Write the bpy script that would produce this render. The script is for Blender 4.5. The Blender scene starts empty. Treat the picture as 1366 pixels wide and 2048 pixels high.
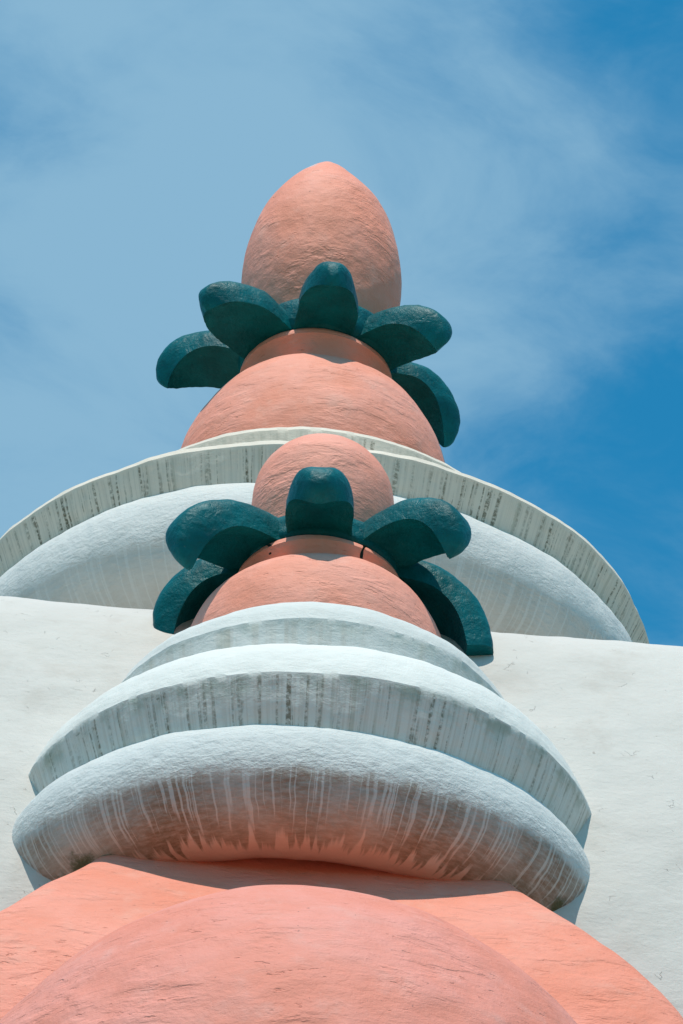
import bpy, math, random
from mathutils import Vector, Matrix, noise
R = math.radians
scene = bpy.context.scene
C = scene.collection

# ------------------------------------------------------------------ camera
CAM_H = 1.6                       # eye height; heights below written as CAM_H + rise
PITCH, ROLL, F_PX = R(40.355), R(2.537), 6990.0
cam_d = bpy.data.cameras.new('camera')
cam = bpy.data.objects.new('camera', cam_d); C.objects.link(cam)
cam_d.sensor_fit = 'VERTICAL'; cam_d.sensor_height = 36.0; cam_d.sensor_width = 24.0
cam_d.lens = 36.0 * F_PX / 2048.0
cam_d.clip_start = 0.1; cam_d.clip_end = 5000
right = Vector((1, 0, 0)); up = Vector((0, -math.sin(PITCH), math.cos(PITCH)))
cx = right * math.cos(ROLL) + up * math.sin(ROLL)
cy = up * math.cos(ROLL) - right * math.sin(ROLL)
cz = cx.cross(cy)
M = Matrix((cx, cy, cz)).transposed().to_4x4(); M.translation = (0, 0, CAM_H)
cam.matrix_world = M
scene.camera = cam

# ------------------------------------------------------------------ light
SUN_EL, SUN_AZ = R(67), R(-10)    # azimuth seen from the tower's front, negative = to the left
sun_dir = Vector((math.cos(SUN_EL) * math.sin(SUN_AZ), -math.cos(SUN_EL) * math.cos(SUN_AZ), math.sin(SUN_EL)))
sun_d = bpy.data.lights.new('sun', 'SUN'); sun_d.energy = 3.8; sun_d.angle = R(0.53); sun_d.color = (1.0, 0.93, 0.82)
sun = bpy.data.objects.new('sun', sun_d); C.objects.link(sun)
sun.rotation_euler = (-sun_dir).to_track_quat('-Z', 'Y').to_euler(); sun.location = sun_dir * 60

world = bpy.data.worlds.new('World'); scene.world = world; world.use_nodes = True
wt = world.node_tree; wt.nodes.clear()

class G:
    """tiny node-graph helper"""
    def __init__(s, tree): s.t = tree
    def n(s, kind, **kw):
        nd = s.t.nodes.new(kind)
        for k, v in kw.items(): setattr(nd, k, v)
        return nd
    def link(s, a, b): s.t.links.new(a, b)
    def put(s, sock, v):
        if hasattr(v, 'is_output') or isinstance(v, bpy.types.NodeSocket): s.link(v, sock)
        else: sock.default_value = v
    def math(s, op, a, b=0.0, c=None, clamp=False):
        nd = s.n('ShaderNodeMath', operation=op, use_clamp=clamp)
        s.put(nd.inputs[0], a); s.put(nd.inputs[1], b)
        if c is not None: s.put(nd.inputs[2], c)
        return nd.outputs[0]
    def vec(s, op, a, b):
        nd = s.n('ShaderNodeVectorMath', operation=op); s.put(nd.inputs[0], a); s.put(nd.inputs[1], b)
        return nd.outputs[1] if op in ('LENGTH', 'DISTANCE', 'DOT_PRODUCT') else nd.outputs[0]
    def noise(s, vec, scale, detail=3.0, rough=0.5, dist=0.0, out=0):
        nd = s.n('ShaderNodeTexNoise'); s.put(nd.inputs['Vector'], vec)
        nd.inputs['Scale'].default_value = scale; nd.inputs['Detail'].default_value = detail
        nd.inputs['Roughness'].default_value = rough; nd.inputs['Distortion'].default_value = dist
        return nd.outputs[out]
    def ramp(s, v, lo, hi, a=0.0, b=1.0, smooth=True):
        nd = s.n('ShaderNodeMapRange', interpolation_type='SMOOTHSTEP' if smooth else 'LINEAR')
        s.put(nd.inputs[0], v); s.put(nd.inputs[1], lo); s.put(nd.inputs[2], hi)
        nd.inputs[3].default_value = a; nd.inputs[4].default_value = b
        return nd.outputs[0]
    def mix(s, f, a, b, blend='MIX'):
        nd = s.n('ShaderNodeMix', data_type='RGBA', blend_type=blend)
        s.put(nd.inputs[0], f); s.put(nd.inputs[6], a if not isinstance(a, tuple) else (*a, 1)); s.put(nd.inputs[7], b if not isinstance(b, tuple) else (*b, 1))
        return nd.outputs[2]
    def comb(s, x, y, z=0.0):
        nd = s.n('ShaderNodeCombineXYZ'); s.put(nd.inputs[0], x); s.put(nd.inputs[1], y); s.put(nd.inputs[2], z)
        return nd.outputs[0]
    def sep(s, v):
        nd = s.n('ShaderNodeSeparateXYZ'); s.put(nd.inputs[0], v); return nd.outputs
    def scl(s, v, xyz): return s.vec('MULTIPLY', v, xyz)

# sky: physical sky, thinned by drifting veil cloud spread over the whole dome
g = G(wt)
sky = g.n('ShaderNodeTexSky', sky_type='NISHITA', sun_disc=False, sun_elevation=SUN_EL, altitude=300.0,
          air_density=1.0, dust_density=0.25, ozone_density=2.2)
sky.sun_rotation = math.atan2(sun_dir.x, sun_dir.y)
tc = g.n('ShaderNodeTexCoord')
d = g.sep(tc.outputs['Generated'])
zz = g.math('MAXIMUM', d[2], 0.06)
plane = g.comb(g.math('DIVIDE', d[0], zz), g.math('DIVIDE', d[1], zz), 0.0)
CLOUD_OFF = (-7.3745, 1.3037, 0.0)
CLOUD_ROT = 2.50548
rot = g.n('ShaderNodeVectorRotate', rotation_type='Z_AXIS'); g.link(plane, rot.inputs['Vector']); rot.inputs['Angle'].default_value = CLOUD_ROT
pl = g.vec('ADD', rot.outputs[0], CLOUD_OFF)
warp = g.scl(g.vec('SUBTRACT', g.noise(pl, 2.5, 3, .5, 0, 1), (.5, .5, .5)), (.35, .35, .35))
pw = g.vec('ADD', pl, warp)
big = g.noise(g.scl(pw, (1.0, .6, 1)), 4.2, 2, .45)
fine = g.noise(pw, 13.0, 6, .6)
cl = g.math('ADD', g.math('MULTIPLY', big, .7), g.math('MULTIPLY', fine, .30))
cov = g.ramp(cl, .37, .64, 0.0, 0.80)
skyc = g.mix(1.0, sky.outputs[0], (0.20, 1.42, 1.58), 'MULTIPLY')
col = g.mix(cov, skyc, (2.8, 4.8, 6.3))
bg = g.n('ShaderNodeBackground'); g.link(col, bg.inputs[0]); bg.inputs[1].default_value = 0.11
wo = g.n('ShaderNodeOutputWorld'); g.link(bg.outputs[0], wo.inputs[0])

vs = scene.view_settings
vs.view_transform = 'Standard'; vs.look = 'None'; vs.exposure = 0.0; vs.gamma = 1.0
scene.render.engine = 'CYCLES'

# ------------------------------------------------------------------ helpers
def tag(o, label=None, cat=None, group=None, kind=None):
    if label: o['label'] = label
    if cat: o['category'] = cat
    if group: o['group'] = group
    if kind: o['kind'] = kind
    return o

def link(name, verts, faces, mat, parent=None, uvs=None, sharp=None, loc=(0, 0, 0)):
    me = bpy.data.meshes.new(name); me.from_pydata(verts, [], faces); me.update()
    if uvs is not None:
        lay = me.uv_layers.new(name='UVMap')
        flat = []
        for fu in uvs: flat.extend(fu)
        lay.data.foreach_set('uv', [c for uv in flat for c in uv])
    me.polygons.foreach_set('use_smooth', [True] * len(me.polygons))
    if sharp: me.set_sharp_from_angle(angle=R(sharp))
    me.materials.append(mat)
    o = bpy.data.objects.new(name, me); C.objects.link(o)
    if parent: o.parent = parent
    o.location = loc
    return o

def roughen(verts, normals, layers, seed):
    """hand-plastered unevenness: layers = [(frequency, amplitude)]"""
    off = Vector((seed * 7.31, seed * 3.77, seed * 1.93))
    out = []
    for v, n in zip(verts, normals):
        d = 0.0
        for f, a in layers: d += a * noise.noise((v + off) * f)
        out.append(v + n * d)
    return out

def spline(pts, step):
    """Catmull-Rom through (r, z, corner?) points; corner points stay sharp"""
    pts = [(p[0], p[1], len(p) > 2 and p[2]) for p in pts]
    out = []
    for i in range(len(pts) - 1):
        a, b = Vector(pts[i][:2]), Vector(pts[i + 1][:2])
        p = Vector(pts[i - 1][:2]) if i > 0 and not pts[i][2] else a - (b - a)
        q = Vector(pts[i + 2][:2]) if i + 2 < len(pts) and not pts[i + 1][2] else b + (b - a)
        n = max(1, int((b - a).length / step))
        for k in range(n):
            t = k / n
            out.append(0.5 * ((2 * a) + (b - p) * t + (2 * p - 5 * a + 4 * b - q) * t * t + (3 * a - p - 3 * b + q) * t ** 3))
    out.append(Vector(pts[-1][:2]))
    return out

def revolve(name, prof, mat, parent, seg=360, step=.02, layers=((1.3, .008), (5, .004), (22, .0012)), seed=1, vref=None,
            uscale=None, sharp=38, shape=None, ysc=1.0, xo=0.0):
    """lathe a profile (bottom to top, r/z) about the local z axis. UV: u = metres round, v = metres along from vref (r,z)"""
    P = spline(prof, step)
    if P[0].x > 1e-4: P.insert(0, Vector((0, P[0].y)))
    if P[-1].x > 1e-4: P.append(Vector((0, P[-1].y)))
    arc = [0.0]
    for a, b in zip(P, P[1:]): arc.append(arc[-1] + (b - a).length)
    if vref:
        k = min(range(len(P)), key=lambda i: (P[i] - Vector(vref)).length); arc = [a - arc[k] for a in arc]
    us = uscale or max(p.x for p in P)
    verts, nors, faces, uvs = [], [], [], []
    m = len(P)
    for i in range(seg):
        # the UV seam lies at the back (+y)
        th = 2 * math.pi * i / seg
        c, s = math.sin(th), math.cos(th)            # x, y  (th = 0 at the back)
        for j, p in enumerate(P):
            a = P[max(0, j - 1)]; b = P[min(m - 1, j + 1)]
            t = (b - a); n2 = Vector((t.y, -t.x)); n2.normalize()
            k = shape(th, p) if shape else 1.0
            verts.append(Vector((p.x * c * k + xo, p.x * s * k * ysc, p.y))); nors.append(Vector((n2.x * c, n2.x * s, n2.y)))
    for i in range(seg):
        i2 = (i + 1) % seg
        for j in range(m - 1):
            faces.append((i * m + j, i * m + j + 1, i2 * m + j + 1, i2 * m + j))
            u0 = us * 2 * math.pi * i / seg; u1 = us * 2 * math.pi * (i + 1) / seg
            uvs.append(((u0, arc[j]), (u0, arc[j + 1]), (u1, arc[j + 1]), (u1, arc[j])))
    verts = roughen(verts, nors, layers, seed)
    # close the poles exactly
    for i in range(seg):
        verts[i * m] = verts[0]; verts[i * m + m - 1] = verts[m - 1]
    faces2, uv2 = [], []
    for f, u in zip(faces, uvs):
        idx = [q for q in f]
        j = f[0] % m
        if j == 0: f = (0, f[1], f[2]); u = (u[0], u[1], u[2])
        elif j == m - 2: f = (f[0], m - 1, f[3]); u = (u[0], u[1], u[3])
        faces2.append(f); uv2.append(u)
    return link(name, verts, faces2, mat, parent, uv2, sharp)

# ------------------------------------------------------------------ materials
def base_mat(name, rough=.75, spec=.35):
    m = bpy.data.materials.new(name); m.use_nodes = True
    t = m.node_tree; t.nodes.clear(); g = G(t)
    b = g.n('ShaderNodeBsdfPrincipled'); b.inputs['Roughness'].default_value = rough
    b.inputs['Specular IOR Level'].default_value = spec
    o = g.n('ShaderNodeOutputMaterial'); g.link(b.outputs[0], o.inputs[0])
    tc = g.n('ShaderNodeTexCoord'); uv = g.n('ShaderNodeUVMap', uv_map='UVMap')
    return m, g, b, tc.outputs['Object'], uv.outputs[0]

def bump(g, b, height, dist, strength=1.0, prev=None):
    n = g.n('ShaderNodeBump'); n.inputs['Strength'].default_value = strength; n.inputs['Distance'].default_value = dist
    g.link(height, n.inputs['Height'])
    if prev is not None: g.link(prev, n.inputs['Normal'])
    g.link(n.outputs[0], b.inputs['Normal']); return n.outputs[0]

def crack_mask(g, v, scale, width, keep_scale, keep):
    """short broken hairlines: voronoi cell borders, kept only in patches"""
    w = g.vec('ADD', v, g.scl(g.vec('SUBTRACT', g.noise(v, scale * 1.7, 3, .6, 0, 1), (.5, .5, .5)), (.5 / scale,) * 3))
    vo = g.n('ShaderNodeTexVoronoi', feature='DISTANCE_TO_EDGE'); g.link(w, vo.inputs['Vector']); vo.inputs['Scale'].default_value = scale
    line = g.ramp(vo.outputs['Distance'], 0.0, width, 1.0, 0.0)
    k = g.ramp(g.noise(v, keep_scale, 2, .5), keep, keep + .05)
    return g.math('MULTIPLY', line, k)

def paint_pink(name, color, blemish=None, relief=1.0, strokes=(1, 1, 3.0)):
    m, g, b, ob, uv = base_mat(name, .68, .3)
    big = g.noise(ob, 1.6, 5, .6); mid = g.noise(ob, 6, 5, .6)
    c = g.mix(g.ramp(big, .32, .68), (color[0] * .97, color[1] * .88, color[2] * .82), (min(1, color[0] * 1.02), color[1] * 1.1, color[2] * 1.18))
    c = g.mix(g.math('MULTIPLY', g.ramp(mid, .52, .74), .45), c, (color[0] * .97, color[1] * 1.3, color[2] * 1.45))
    stroke = g.noise(g.scl(ob, strokes), 17, 6, .64, .35)
    c = g.mix(g.math('MULTIPLY', g.ramp(stroke, .54, .74), .16), c, (color[0] * .82, color[1] * .68, color[2] * .6))
    # shallow trowel terraces and a few chipped flakes, lying mostly level
    rid = g.noise(g.scl(ob, (.8, .8, 2.2)), 3.6, 5, .6, .3)
    step_ = g.math('MULTIPLY', g.ramp(rid, .43, .57), g.ramp(g.noise(ob, 2.2, 2), .38, .6))
    fl = g.noise(g.scl(ob, (1, 1, 2.4)), 10, 4, .55, .2)
    flake = g.math('MULTIPLY', g.ramp(fl, .64, .70), g.ramp(g.noise(ob, 2.7, 2), .46, .58))
    c = g.mix(g.math('MULTIPLY', flake, .2), c, (color[0] * .88, color[1] * .75, color[2] * .66))
    # pits
    sp = g.ramp(g.noise(ob, 42, 2, .5), .735, .77)
    c = g.mix(g.math('MULTIPLY', sp, .6), c, (color[0] * .4, color[1] * .45, color[2] * .5))
    if blemish:
        for (p, rad, cc, stretch) in blemish:
            dv = g.scl(g.vec('SUBTRACT', ob, p), stretch)
            ds = g.math('ADD', g.vec('LENGTH', dv, (0, 0, 0)), g.math('MULTIPLY', g.math('SUBTRACT', g.noise(ob, 16, 4, .6), .5), rad * 1.3))
            c = g.mix(g.ramp(ds, rad * .65, rad * 1.05, .75, 0.0), c, cc)
    g.link(c, b.inputs['Base Color'])
    h = g.math('ADD', g.math('MULTIPLY', stroke, .55), g.math('MULTIPLY', g.noise(ob, 60, 4, .65), .25))
    h = g.math('ADD', g.math('SUBTRACT', h, g.math('MULTIPLY', flake, .45)), g.math('MULTIPLY', step_, .5))
    nrm = bump(g, b, h, .013 * relief, .9)
    bump(g, b, g.noise(ob, 3.2, 3, .5), .05 * relief, .6, nrm)
    return m

def paint_white(name, color, mode=None, P=None, relief=1.0):
    m, g, b, ob, uv = base_mat(name, .72, .3)
    s = g.sep(uv); u, v = s[0], s[1]
    big = g.noise(ob, 1.1, 4, .55); mid = g.noise(ob, 6, 6, .65)
    c = g.mix(g.ramp(big, .3, .7), tuple(x * .95 for x in color), color)
    c = g.mix(g.math('MULTIPLY', g.ramp(mid, .5, .75), .3), c, (color[0] * .86, color[1] * .83, color[2] * .80))
    hs = g.noise(g.scl(ob, (1, 1, 2.0)), 15, 6, .62, .3)
    hx = g.math('MULTIPLY', g.noise(ob, 45, 3, .6), .25)
    h = g.math('ADD', g.math('MULTIPLY', hs, .6), hx)
    if mode == 'rim':                       # mould streaks running down from the lip of a disc
        f, seed, dens = P['f'], P['seed'], P.get('dens', .56)
        down = g.math('MULTIPLY', v, -1.0)
        wob = g.math('MULTIPLY', g.math('SUBTRACT', g.noise(g.comb(u, v, seed), 9, 2), .5), .012)
        st = g.noise(g.comb(g.math('MULTIPLY', g.math('ADD', u, wob), f), g.math('MULTIPLY', v, .8), seed), 1.0, 4, .62)
        lane = g.ramp(st, dens, dens + .10)
        lane2 = g.ramp(g.noise(g.comb(g.math('MULTIPLY', u, f * .55), g.math('MULTIPLY', v, .4), seed + 5), 1.0, 1, .5), .6, .68)
        spk = g.ramp(g.noise(g.comb(g.math('MULTIPLY', u, .7), v, seed), 48, 4, .7), .34, .62)
        length = g.ramp(g.math('DIVIDE', down, g.math('ADD', .10, g.math('MULTIPLY', g.noise(g.comb(g.math('MULTIPLY', u, f * .6), 0, seed + 2), 1, 2), P.get('len', .6)))), .55, 1.25, 1.0, .25)
        onface = g.ramp(down, 0.0, .03)
        dirt = g.math('MULTIPLY', g.math('MULTIPLY', lane, spk), g.math('MULTIPLY', length, onface))
        clump = g.ramp(g.noise(g.comb(g.math('MULTIPLY', u, 2.2), 0.0, seed + 11), 1.0, 3, .6), .36, .6, .4, 1.0)
        dirt = g.math('MULTIPLY', dirt, clump)
        dirt2 = g.math('MULTIPLY', g.math('MULTIPLY', lane2, onface), g.math('MULTIPLY', length, .35))
        veil = g.math('MULTIPLY', g.ramp(g.noise(g.comb(g.math('MULTIPLY', u, f * 1.6), g.math('MULTIPLY', v, .7), seed + 9), 1, 3, .6), .42, .68), g.math('MULTIPLY', onface, .42))
        c = g.mix(veil, c, (.52, .45, .38))
        c = g.mix(dirt2, c, (.33, .31, .22))
        c = g.mix(g.math('MULTIPLY', dirt, P.get('amt', .8)), c, (.15, .125, .075))
        # green-grey algae under the lip
        al = g.math('MULTIPLY', g.math('MULTIPLY', g.ramp(down, .0, .015), g.ramp(down, .02, .16, 1.0, 0.0)), g.ramp(g.noise(g.comb(u, v, seed), 7, 5, .65), .42, .66))
        c = g.mix(g.math('MULTIPLY', al, P.get('algae', .4)), c, (.25, .32, .25))
        mo = g.math('MULTIPLY', g.ramp(g.noise(g.comb(u, g.math('MULTIPLY', v, .8), seed + 3), 9, 5, .7), .63, .72), g.math('MULTIPLY', onface, g.ramp(down, .02, .13, 1.0, 0.0)))
        c = g.mix(g.math('MULTIPLY', mo, .8), c, (.10, .105, .05))
    if mode == 'ring':                      # dirty film with pale runs on the under side of the roll
        f, seed, v0, L = P['f'], P['seed'], P['v0'], P['len']
        down = g.math('SUBTRACT', v0, v)     # metres below the brow of the roll
        un = g.comb(g.math('MULTIPLY', u, f), 0.0, seed)
        wob = g.math('MULTIPLY', g.math('SUBTRACT', g.noise(g.comb(g.math('MULTIPLY', u, 1.0), g.math('MULTIPLY', v, 1.0), seed), 5, 2), .5), .10)
        uw = g.math('ADD', u, g.math('MULTIPLY', wob, P.get('wob', 1.0)))
        top_edge = g.ramp(g.math('ADD', down, g.math('MULTIPLY', g.math('SUBTRACT', g.noise(ob, 9, 5, .65), .5), .12)), -.03, .05)
        endn = g.noise(g.comb(g.math('MULTIPLY', uw, f * .42), 0.0, seed + 1), 1.0, 2, .5)
        end = g.math('ADD', L * .35, g.math('MULTIPLY', endn, L * 1.25))
        low_edge = g.ramp(g.math('SUBTRACT', down, end), -.05, .012, 1.0, 0.0)
        runs = g.ramp(g.noise(g.comb(g.math('MULTIPLY', uw, f), g.math('MULTIPLY', v, .25), seed + 4), 1.0, 2, .55), .53, .59)
        rlen = g.math('MULTIPLY', g.noise(g.comb(g.math('MULTIPLY', u, f * .9), 0.0, seed + 7), 1.0, 1), L * 1.25)
        runs = g.math('MULTIPLY', runs, g.ramp(g.math('SUBTRACT', down, rlen), -.06, .03, 1.0, 0.0))
        film = g.math('MULTIPLY', g.math('MULTIPLY', top_edge, low_edge), g.math('SUBTRACT', 1.0, g.math('MULTIPLY', runs, .68)))
        tex = g.ramp(g.noise(g.comb(g.math('MULTIPLY', u, .5), g.math('MULTIPLY', v, 1.6), seed), 30, 5, .7), .25, .65, .55, 1.0)
        if P.get('overspray_bounce'):  # coral tint low down: paint overspray, plus light bounced off the turret painted in
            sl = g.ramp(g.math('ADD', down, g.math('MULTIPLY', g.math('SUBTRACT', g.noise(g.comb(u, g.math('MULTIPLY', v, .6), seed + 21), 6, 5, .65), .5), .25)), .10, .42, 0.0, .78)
            c = g.mix(sl, c, P['overspray_bounce'])
        c = g.mix(g.math('MULTIPLY', g.math('MULTIPLY', film, tex), g.math('MULTIPLY', g.ramp(g.noise(g.comb(g.math('MULTIPLY', u, 1.8), v, seed + 13), 1.0, 3, .6), .3, .65, .45, 1.0), P['amt'])), c, P['dirt'])
        c = g.mix(g.math('MULTIPLY', g.ramp(g.math('ADD', down, g.math('MULTIPLY', g.noise(ob, 14, 5, .7), .1)), .0, .12), P.get('under', 0.0)), c, P.get('undercol', color))
        brow = g.math('MULTIPLY', g.ramp(down, -.16, -.02), g.ramp(down, 0.0, .08, 1.0, 0.0))
        h = g.math('ADD', h, g.math('MULTIPLY', g.math('MULTIPLY', brow, g.noise(g.scl(ob, (1, 1, 1.5)), 26, 5, .65)), .7))
        for (p, rad) in P.get('moss', ()):
            ds = g.math('ADD', g.vec('DISTANCE', ob, p), g.math('MULTIPLY', g.math('SUBTRACT', g.noise(ob, 15, 6, .72), .5), rad * 2.6))
            c = g.mix(g.ramp(ds, rad * .35, rad * 1.05, .9, 0.0), c, (.10, .105, .045))
            h = g.math('ADD', h, g.math('MULTIPLY', g.ramp(ds, rad * .5, rad, .5, 0.0), g.noise(ob, 60, 3, .7)))
    if mode == 'wall':
        cm = crack_mask(g, g.scl(ob, (1, 1, 1.3)), 11.0, .018, 8.0, .66)
        cm2 = crack_mask(g, g.vec('ADD', ob, (3, 7, 1)), 14.0, .02, 9.0, .66)
        cr = g.math('MAXIMUM', cm, g.math('MULTIPLY', cm2, .7))
        c = g.mix(g.math('MULTIPLY', g.ramp(g.noise(ob, 2.3, 5, .65), .5, .72), .4), c, (.46, .405, .355))
        sp = g.math('MULTIPLY', g.ramp(g.noise(ob, 34, 2, .5), .74, .775), g.ramp(g.noise(ob, 2.0, 2), .45, .6))
        c = g.mix(g.math('MULTIPLY', sp, .6), c, (.34, .29, .25))
        c = g.mix(g.math('MULTIPLY', cr, .4), c, (.34, .28, .23))
        lng = g.ramp(g.noise(g.scl(ob, (1, 1, 5)), 3.2, 6, .68), .55, .75)
        c = g.mix(g.math('MULTIPLY', lng, .22), c, (.47, .41, .35))
        h = g.math('SUBTRACT', h, g.math('MULTIPLY', cr, .5))
    g.link(c, b.inputs['Base Color'])
    nrm = bump(g, b, h, .016 * relief, .9)
    bump(g, b, g.noise(ob, 3.0, 3, .5), .04 * relief, .5, nrm)
    return m

def paint_teal(name, color):
    m, g, b, ob, uv = base_mat(name, .45, .14)
    n1 = g.noise(ob, 5, 5, .6); n2 = g.noise(ob, 26, 5, .65)
    c = g.mix(g.ramp(n1, .3, .72), tuple(x * .8 for x in color), tuple(x * 1.25 for x in color))
    sp = g.ramp(g.noise(ob, 30, 3, .6), .71, .76)
    c = g.mix(g.math('MULTIPLY', sp, .35), c, (.16, .15, .07))
    c = g.mix(g.math('MULTIPLY', g.ramp(n2, .52, .72), .35), c, tuple(x * .5 for x in color))
    g.link(c, b.inputs['Base Color'])
    g.link(g.ramp(n2, .3, .7, .3, .55), b.inputs['Roughness'])
    h = g.math('ADD', g.math('MULTIPLY', g.noise(ob, 14, 6, .62, .4), .6), g.math('MULTIPLY', n2, .3))
    nrm = bump(g, b, h, .022, .9)
    return m

PINK = (.80, .28, .19)
WHITE = (.66, .655, .63)
PINK_BAY = (.77, .28, .21)
PINK_POT = (.86, .33, .23)
m_wall = paint_white('limewash_wall', (.64, .60, .555), 'wall', relief=.4)
m_pink_body = paint_pink('coral_paint_turret', PINK, relief=1.0, strokes=(1, 1, 1.6),
    blemish=[((-.60, -.80, 10.68), .045, (.42, .36, .33), (1, .3, .32)), ((.79, -.82, 10.66), .04, (.45, .40, .38), (1, .3, .3))])
m_pink = paint_pink('coral_paint_pot', PINK_POT, relief=.8)
m_teal = paint_teal('teal_gloss_paint', (.0003, .112, .128))

# ------------------------------------------------------------------ ground
def ground():
    m, g, b, ob, uv = base_mat('dusty_ground', .95, .1)
    n = g.noise(ob, .25, 6, .6); n2 = g.noise(ob, 4, 6, .65)
    c = g.mix(g.ramp(n, .4, .62), (.24, .19, .135), (.12, .11, .055))
    c = g.mix(g.math('MULTIPLY', n2, .4), c, (.19, .155, .115))
    g.link(c, b.inputs['Base Color']); bump(g, b, n2, .05)
    S = 2500
    o = link('ground', [Vector((-S, -S, 0)), Vector((S, -S, 0)), Vector((S, S, 0)), Vector((-S, S, 0))], [(0, 1, 2, 3)], m)
    tag(o, 'flat dusty ground around the temple', kind='structure')
ground()

# ------------------------------------------------------------------ axes of the two finials
YAW = R(2.3)
AX_S = Vector((-.10, 14.0, 0)); AX_L = Vector((-.2175, 18.0, 0))

def square_tower(name, prof, mat, parent, n_exp, seg=400, step=.04, layers=((.6, .02), (1.6, .012), (5, .004)), seed=3, sharp=50):
    """rounded-square plan body; prof is half-width against height; exponent gives the squareness"""
    def shape(th, p):
        e = n_exp(p.y) if callable(n_exp) else n_exp
        c, s = abs(math.sin(th)), abs(math.cos(th))
        return (c ** e + s ** e) ** (-1.0 / e)
    return revolve(name, prof, mat, parent, seg, step, layers, seed, None, None, sharp, shape)

def empty(name, loc, rz=0.0):
    o = bpy.data.objects.new(name, None); C.objects.link(o); o.location = loc; o.rotation_euler = (0, 0, rz)
    o.empty_display_size = .2
    return o
H = CAM_H
# ---- big white tower
tower = empty('temple_tower', (AX_L.x, AX_L.y, 0), YAW)
tag(tower, 'big white limewashed temple tower with curving walls behind the coral turret', 'tower')
square_tower('tower_wall', [(4.95, 0), (4.95, 3), (4.9, 6), (4.75, 8), (4.72, 9.6), (4.58, 10.65), (4.42, 11.37), (4.24, 11.93), (4.07, 12.40), (3.90, 12.76), (3.68, 13.02),
    (3.3, 13.25), (2.7, 13.47), (2.1, 13.72), (1.75, 14.1)], m_wall, tower, 14, seg=900, step=.03, layers=((.6, .02), (1.6, .014), (5, .007), (14, .0025)))

# ---- coral turret set against its front
turret = empty('turret', (AX_S.x - .025, AX_S.y + .14, 0), YAW)
tag(turret, 'square coral pink turret with curved faces below the smaller finial', 'turret')
square_tower('turret_wall', [(2.2, 0), (2.2, 5), (2.1, 7), (1.96, 8.45), (1.69, 9.52), (1.31, 10.20), (1.02, 10.60), (.86, 10.90), (.80, 11.08), (.79, 11.15)],
    m_pink_body, turret, 16, seg=720, step=.025, layers=((.9, .012), (3, .008), (9, .003)), seed=5)

# ---- rounded coral bay on the turret's face
bay = empty('turret_bay', (AX_S.x + .015, AX_S.y - 1.62, 0), YAW)
tag(bay, 'rounded dome-topped coral pink bay bulging from the turret front', 'bay')
m_pink_bay = paint_pink('coral_paint_bay', PINK_BAY, relief=1.0, strokes=(1, 1, 1.6))
revolve('bay_wall', [(1.74, 0), (1.74, 5.8), (1.69, 7.4), (1.56, 8.37), (1.29, 8.96), (.97, 9.34), (.60, 9.575), (.275, 9.67), (.02, 9.695)], m_pink_bay, bay, 720, .025,
    layers=((.9, .012), (3, .008), (9, .003)), seed=8)

# ------------------------------------------------------------------ leaves
def leaf(parent, az, r0, rho, z0, crest, ztip, W, T, mat, seed, hook=.5, rootw=.8, blunt=0.0, point=0.0, nt=56, ns=36):
    """thick petal: rounded back, hollow under side, rising from the collar and drooping at the tip"""
    A = Vector((r0, z0)); D = Vector((rho, ztip))
    B = Vector((r0 + (rho - r0) * .42, z0 + (crest - z0) * 1.5)); Cc = Vector((r0 + (rho - r0) * (.80 + .25 * hook), z0 + (crest - z0) * 1.35))
    verts, faces = [], []
    ca, sa = math.sin(az), -math.cos(az)            # az 0 faces the front (-y)
    rad = Vector((ca, sa, 0)); lat = Vector((-sa, ca, 0)); zz = Vector((0, 0, 1))
    def bz(t):
        s = 1 - t
        return A * s ** 3 + B * 3 * s * s * t + Cc * 3 * s * t * t + D * t ** 3
    for i in range(nt + 1):
        t = i / nt
        t = 1 - (1 - t) ** 1.35
        p = bz(t); q = bz(min(1, t + .01)) - bz(max(0, t - .01)); q.normalize(); nn = Vector((-q.y, q.x))
        wt_ = (rootw + (1 - rootw) * math.sin(min(1, t / .45) * math.pi / 2)) * (1 - max(0, (t - .42 + .1 * point) / (.58 + .1 * point)) ** (2.6 - .5 * point) * (.97 - .6 * blunt)) ** (.62 + .2 * point)
        w = W * wt_; th = T * (1.12 - .12 * t) * (1 - max(0, (t - .6) / .4) ** 2.8 * (.96 - .7 * blunt)) ** .6
        for k in range(ns):
            ph = 2 * math.pi * k / ns
            c, s = math.cos(ph), math.sin(ph)
            if s >= -1e-9:
                a = w * (abs(c) ** .55) * (1 if c >= 0 else -1); bb = th * abs(s) ** .62
            else:
                a = w * c; bb = th * .07 * (1 - c * c)
            verts.append(rad * (p.x + nn.x * bb) + zz * (p.y + nn.y * bb) + lat * a)
    for i in range(nt):
        for k in range(ns):
            k2 = (k + 1) % ns
            faces.append((i * ns + k, i * ns + k2, (i + 1) * ns + k2, (i + 1) * ns + k))
    faces.append(tuple(range(ns))[::-1]); faces.append(tuple(nt * ns + k for k in range(ns)))
    cen = [sum((verts[i * ns + k] for k in range(ns)), Vector()) / ns for i in range(nt + 1)]
    nors = [(v - cen[j // ns]).normalized() for j, v in enumerate(verts)]
    verts = roughen(verts, nors, ((3.0, .018 * W / .2), (8, .008 * W / .2), (30, .003 * W / .2)), seed)
    return link('leaf', verts, faces, mat, parent, None, 42)

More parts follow.
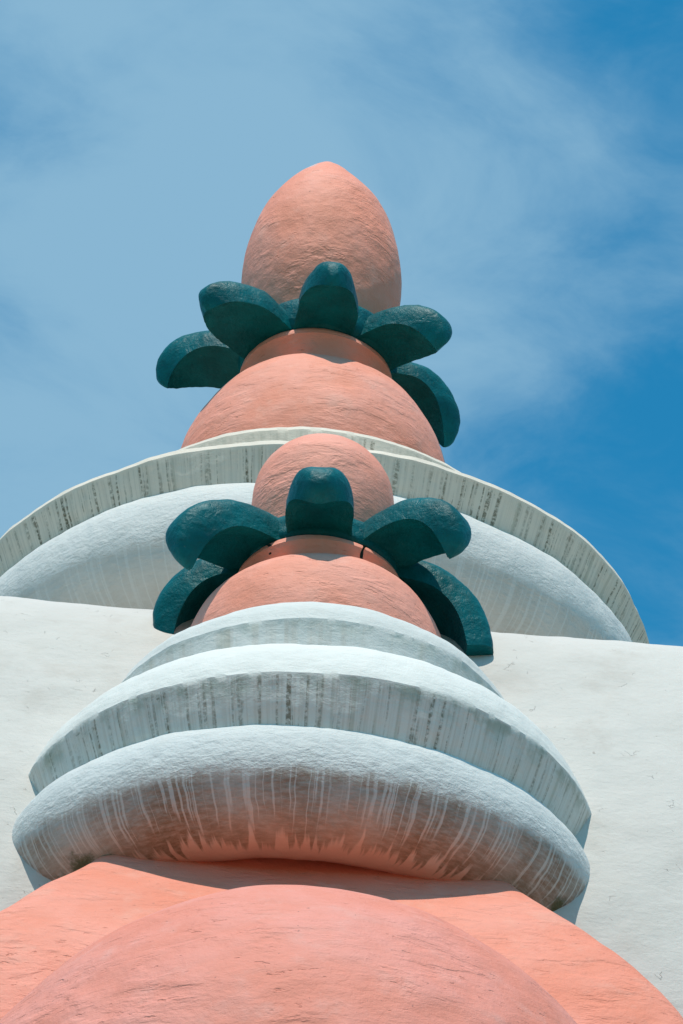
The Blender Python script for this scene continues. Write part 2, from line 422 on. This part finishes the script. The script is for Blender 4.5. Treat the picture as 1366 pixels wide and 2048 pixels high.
# ------------------------------------------------------------------ finials
def finial(name, loc, label, pr, leaves, lf, mats, seed):
    root = empty(name, loc, YAW); z0 = loc[2] - CAM_H
    tag(root, label, 'finial', 'painted finials of the temple')
    sh = lambda prof: [(p[0], p[1] - z0) + tuple(p[2:]) for p in prof]
    sc = pr['scale']
    L1 = ((1.1 / sc, .013 * sc), (4 / sc, .009 * sc), (16 / sc, .003 * sc))
    zc, R0, rt = pr['ring']
    tor = []
    for k in range(49):
        a = -math.pi * .94 + math.pi * 1.44 * k / 48
        tor.append((R0 + rt * math.cos(a), zc + rt * math.sin(a) * pr['ringh']))
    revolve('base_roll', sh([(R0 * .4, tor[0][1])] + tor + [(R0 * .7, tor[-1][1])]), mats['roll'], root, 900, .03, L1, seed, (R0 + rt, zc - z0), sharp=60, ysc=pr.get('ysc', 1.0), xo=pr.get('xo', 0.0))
    revolve('broad_disc', sh(pr['d1']), mats['d1'], root, 900, .02, L1, seed + 1, (pr['d1v'][0], pr['d1v'][1] - z0), sharp=30, ysc=pr.get('ysc1', 1.0))
    revolve('upper_disc', sh(pr['d0']), mats['d0'], root, 720, .02, L1, seed + 2, (pr['d0v'][0], pr['d0v'][1] - z0), sharp=30)
    L2 = ((1.6 / sc, .015 * sc), (5 / sc, .005 * sc), (20 / sc, .0015 * sc))
    revolve('pot', sh(pr['pot']), mats['pink'], root, 480, .02, L2, seed + 3)
    revolve('collar', sh(pr['collar']), mats['pink'], root, 400, .01, L2, seed + 4, sharp=32)
    revolve('leaf_ring', sh(pr['lring']), mats['teal'], root, 240, .012, L2, seed + 5)
    revolve('bud', sh(pr['bud']), mats['bud'], root, 480, .018, L2, seed + 6)
    for i, (az, rho, crest, ztip, hook, *bl) in enumerate(leaves):
        leaf(root, R(az) - YAW, lf['r0'], rho, lf['z'] - z0, lf['z'] - z0 + crest, lf['z'] - z0 + ztip, lf['W'] * (1 + .05 * math.sin(i * 2.3 + seed)), lf['T'] * (1 + .08 * math.sin(i * 1.7 + seed)), mats['teal'], seed * 10 + i, hook, lf.get('rootw', .8), bl[0] if bl else 0.0, lf.get('point', 0.0))
    return root

# large finial on the white tower
ZL = CAM_H + 12.3
mats_L = dict(
    roll=paint_white('big_roll_paint', WHITE, 'ring', dict(f=34, seed=2.3, v0=-.10, len=.75, amt=.5, dirt=(.40, .34, .28), wob=.25)),
    d1=paint_white('big_disc_paint', (.82, .71, .595), 'rim', dict(f=27, seed=4.1, dens=.50, len=1.1, amt=1.0, algae=.1), relief=.5),
    d0=paint_white('big_upper_disc_paint', (.82, .71, .595), 'rim', dict(f=20, seed=6.7, dens=.56, len=.6, amt=.75, algae=.2), relief=.5),
    pink=m_pink, bud=paint_pink('coral_paint_big_bud', PINK_POT, relief=1.0, strokes=(1, 1, 1.5),
        blemish=[((-.125, -.21, 18.43 - 12.3), .055, (.50, .50, .52), (1, 1, .45))]), teal=m_teal)
finial('tower_finial', (AX_L.x, AX_L.y, ZL),
    'large coral and white finial with teal leaves and pointed bud crowning the white tower',
    dict(scale=1.5, ring=(13.36, 1.84, .45), ringh=1.0,
         d1=[(1.9, 13.2), (1.97, 13.3), (2.12, 13.55), (2.272, 13.87, 1), (2.26, 13.905, 1), (2.22, 13.925, 1), (1.9, 14.02), (1.3, 14.15)], d1v=(2.272, 13.87),
         d0=[(1.36, 14.0), (1.42, 14.2), (1.52, 14.665, 1), (1.508, 14.695, 1), (1.47, 14.71, 1), (1.2, 14.76), (.6, 14.8)], d0v=(1.52, 14.665),
         pot=[(.62, 14.55), (.82, 14.8), (.92, 15.15), (.94, 15.45), (.87, 15.78), (.73, 16.05), (.55, 16.21), (.4, 16.26)],
         collar=[(.40, 16.15), (.44, 16.28), (.50, 16.40), (.535, 16.45, 1), (.525, 16.50), (.47, 16.54), (.3, 16.55)],
         lring=[(.3, 16.5), (.5, 16.53), (.55, 16.64), (.53, 16.78), (.3, 16.86)],
         bud=[(.3, 16.6), (.42, 16.75), (.54, 17.15), (.575, 17.47), (.548, 17.74), (.465, 18.02), (.335, 18.26), (.19, 18.46), (.085, 18.585), (.03, 18.635), (.0, 18.645)]),
    [(5, 1.0, .03, -.05, .3), (-46.4, 1.04, .03, -.07, .25), (-97.8, 1.05, .16, -.01, .15), (56.4, .97, .04, -.18, .35), (107.8, .95, .06, -.32, .2), (158, 1.0, .1, .0, .4), (-149, 1.0, .1, .0, .4)],
    dict(r0=.38, z=16.50, W=.222, T=.215, point=1.2, rootw=.95), mats_L, 11)

# smaller finial on the turret, half sunk in the white wall
ZS = CAM_H + 8.85
mats_S = dict(
    roll=paint_white('small_roll_paint', (.635, .65, .64), 'ring', dict(f=56, seed=1.3, v0=-.07, overspray_bounce=(.80, .40, .27), len=.40, amt=.95, wob=.5, dirt=(.22, .13, .075), moss=(((-1.03, -.72, .19), .10), ((-1.12, -.6, .25), .07), ((-1.17, -.5, .33), .05), ((-.92, -.82, .17), .05), ((1.16, -.60, .24), .06), ((1.08, -.70, .19), .04)))),
    d1=paint_white('small_disc_paint', (.75, .74, .70), 'rim', dict(f=34, seed=8.1, dens=.52, len=.75, amt=.85, algae=.6), relief=.6),
    d0=paint_white('small_upper_disc_paint', (.67, .67, .64), 'rim', dict(f=14, seed=3.7, dens=.66, len=.35, amt=.4, algae=.25), relief=.6),
    pink=m_pink, bud=m_pink, teal=m_teal)
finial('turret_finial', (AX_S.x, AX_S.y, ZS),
    'smaller coral and white finial with drooping teal leaves and blunt bud on the coral turret',
    dict(scale=1.0, ring=(9.345, 1.145, .322), ringh=1.0, ysc=.9, xo=-.03, ysc1=.965,
         d1=[(1.12, 9.3), (1.25, 9.42), (1.345, 9.58), (1.408, 9.745), (1.415, 9.772, 1), (1.39, 9.85), (1.33, 9.97), (1.24, 10.07), (1.11, 10.13), (.9, 10.16)], d1v=(1.415, 9.772),
         d0=[(.98, 10.0), (1.01, 10.12), (1.035, 10.32), (1.04, 10.345, 1), (1.0, 10.44), (.91, 10.53), (.7, 10.57)], d0v=(1.04, 10.345),
         pot=[(.5, 10.4), (.65, 10.6), (.68, 10.8), (.635, 11.02), (.53, 11.17), (.40, 11.25), (.3, 11.26)],
         collar=[(.33, 11.15), (.37, 11.22), (.42, 11.30), (.44, 11.335, 1), (.425, 11.37), (.38, 11.385), (.25, 11.39)],
         lring=[(.2, 11.37), (.39, 11.39), (.415, 11.46), (.385, 11.56), (.2, 11.6)],
         bud=[(.2, 11.42), (.3, 11.52), (.362, 11.75), (.378, 11.95), (.35, 12.09), (.265, 12.22), (.14, 12.30), (.01, 12.325)]),
    [(-1, .70, .07, -.02, .6), (-55, .78, .02, -.28, .7), (-96, .74, .0, -.38, .2), (56, .78, .10, -.12, .7), (96, .76, .0, -.36, .2, 1.0), (150, .8, .05, .0, .4), (-150, .8, .05, .0, .4)],
    dict(r0=.30, z=11.37, W=.168, T=.18, point=.6, rootw=.98), mats_S, 31)

# ------------------------------------------------------------------ small marks on the turret finial
tf = bpy.data.objects['turret_finial']
def local(az, r, zrise): return Vector((r * math.sin(R(az)), -r * math.cos(R(az)), zrise - 8.85))
def drip(az, r_top, z_top, length, w, mat, seed):
    # a run of paint down the flared collar, with a bead at its lower end
    verts, faces = [], []
    n, k = 14, 8
    for i in range(n + 1):
        t = i / n
        zz_ = z_top - length * t
        rr = r_top - .30 * length * t * 1.6
        ww = w * (1 + .25 * math.sin(t * 9 + seed)) * (1 + .5 * max(0, t - .75) * 4 * (1 - t) * 4)
        if i == n: ww *= .15
        if i == 0: ww *= 1.8
        for q in range(k):
            a = 2 * math.pi * q / k
            verts.append(local(az + math.degrees(ww * math.cos(a) / rr) + .6 * math.sin(t * 5 + seed), rr + .35 * ww * math.sin(a), zz_))
    for i in range(n):
        for q in range(k):
            q2 = (q + 1) % k
            faces.append((i * k + q, i * k + q2, (i + 1) * k + q2, (i + 1) * k + q))
    faces.append(tuple(range(k))); faces.append(tuple(n * k + q for q in range(k))[::-1])
    return link('paint_drip', verts, faces, mat, tf)
m_drip = paint_teal('dark_green_drip', (.004, .022, .018))
for az, L_, w_ in ((28, .085, .0075), (-38, .05, .008)):
    drip(az, .446, 11.35, L_, w_, m_drip, az)

def crumbs(name, pts, size, mat, seed):
    # ragged bits of hardened mortar left along an edge, one part
    random.seed(seed)
    verts, faces = [], []
    for p in pts:
        for _ in range(5):
            c = p + Vector((random.uniform(-1, 1), random.uniform(-1, 1), random.uniform(-1, .3))) * size * 1.6
            b0 = len(verts); a = size * random.uniform(.4, 1.1)
            for d_ in ((1, 0, 0), (-1, 0, 0), (0, 1, 0), (0, -1, 0), (0, 0, 1), (0, 0, -1.8)):
                verts.append(c + Vector(d_) * a * random.uniform(.5, 1.2))
            for f in ((0, 2, 4), (2, 1, 4), (1, 3, 4), (3, 0, 4), (2, 0, 5), (1, 2, 5), (3, 1, 5), (0, 3, 5)):
                faces.append(tuple(b0 + q for q in f))
    o = link(name, verts, faces, mat, tf); o['kind'] = 'stuff'
    return o
m_grime = paint_teal('old_green_mortar', (.012, .03, .018))
crumbs('mortar_crumbs', [local(98 + .6 * (t % 3), .60 + .215 * t / 16, 11.10 - .14 * t / 16 - .03) for t in range(17)], .011, m_grime, 4)
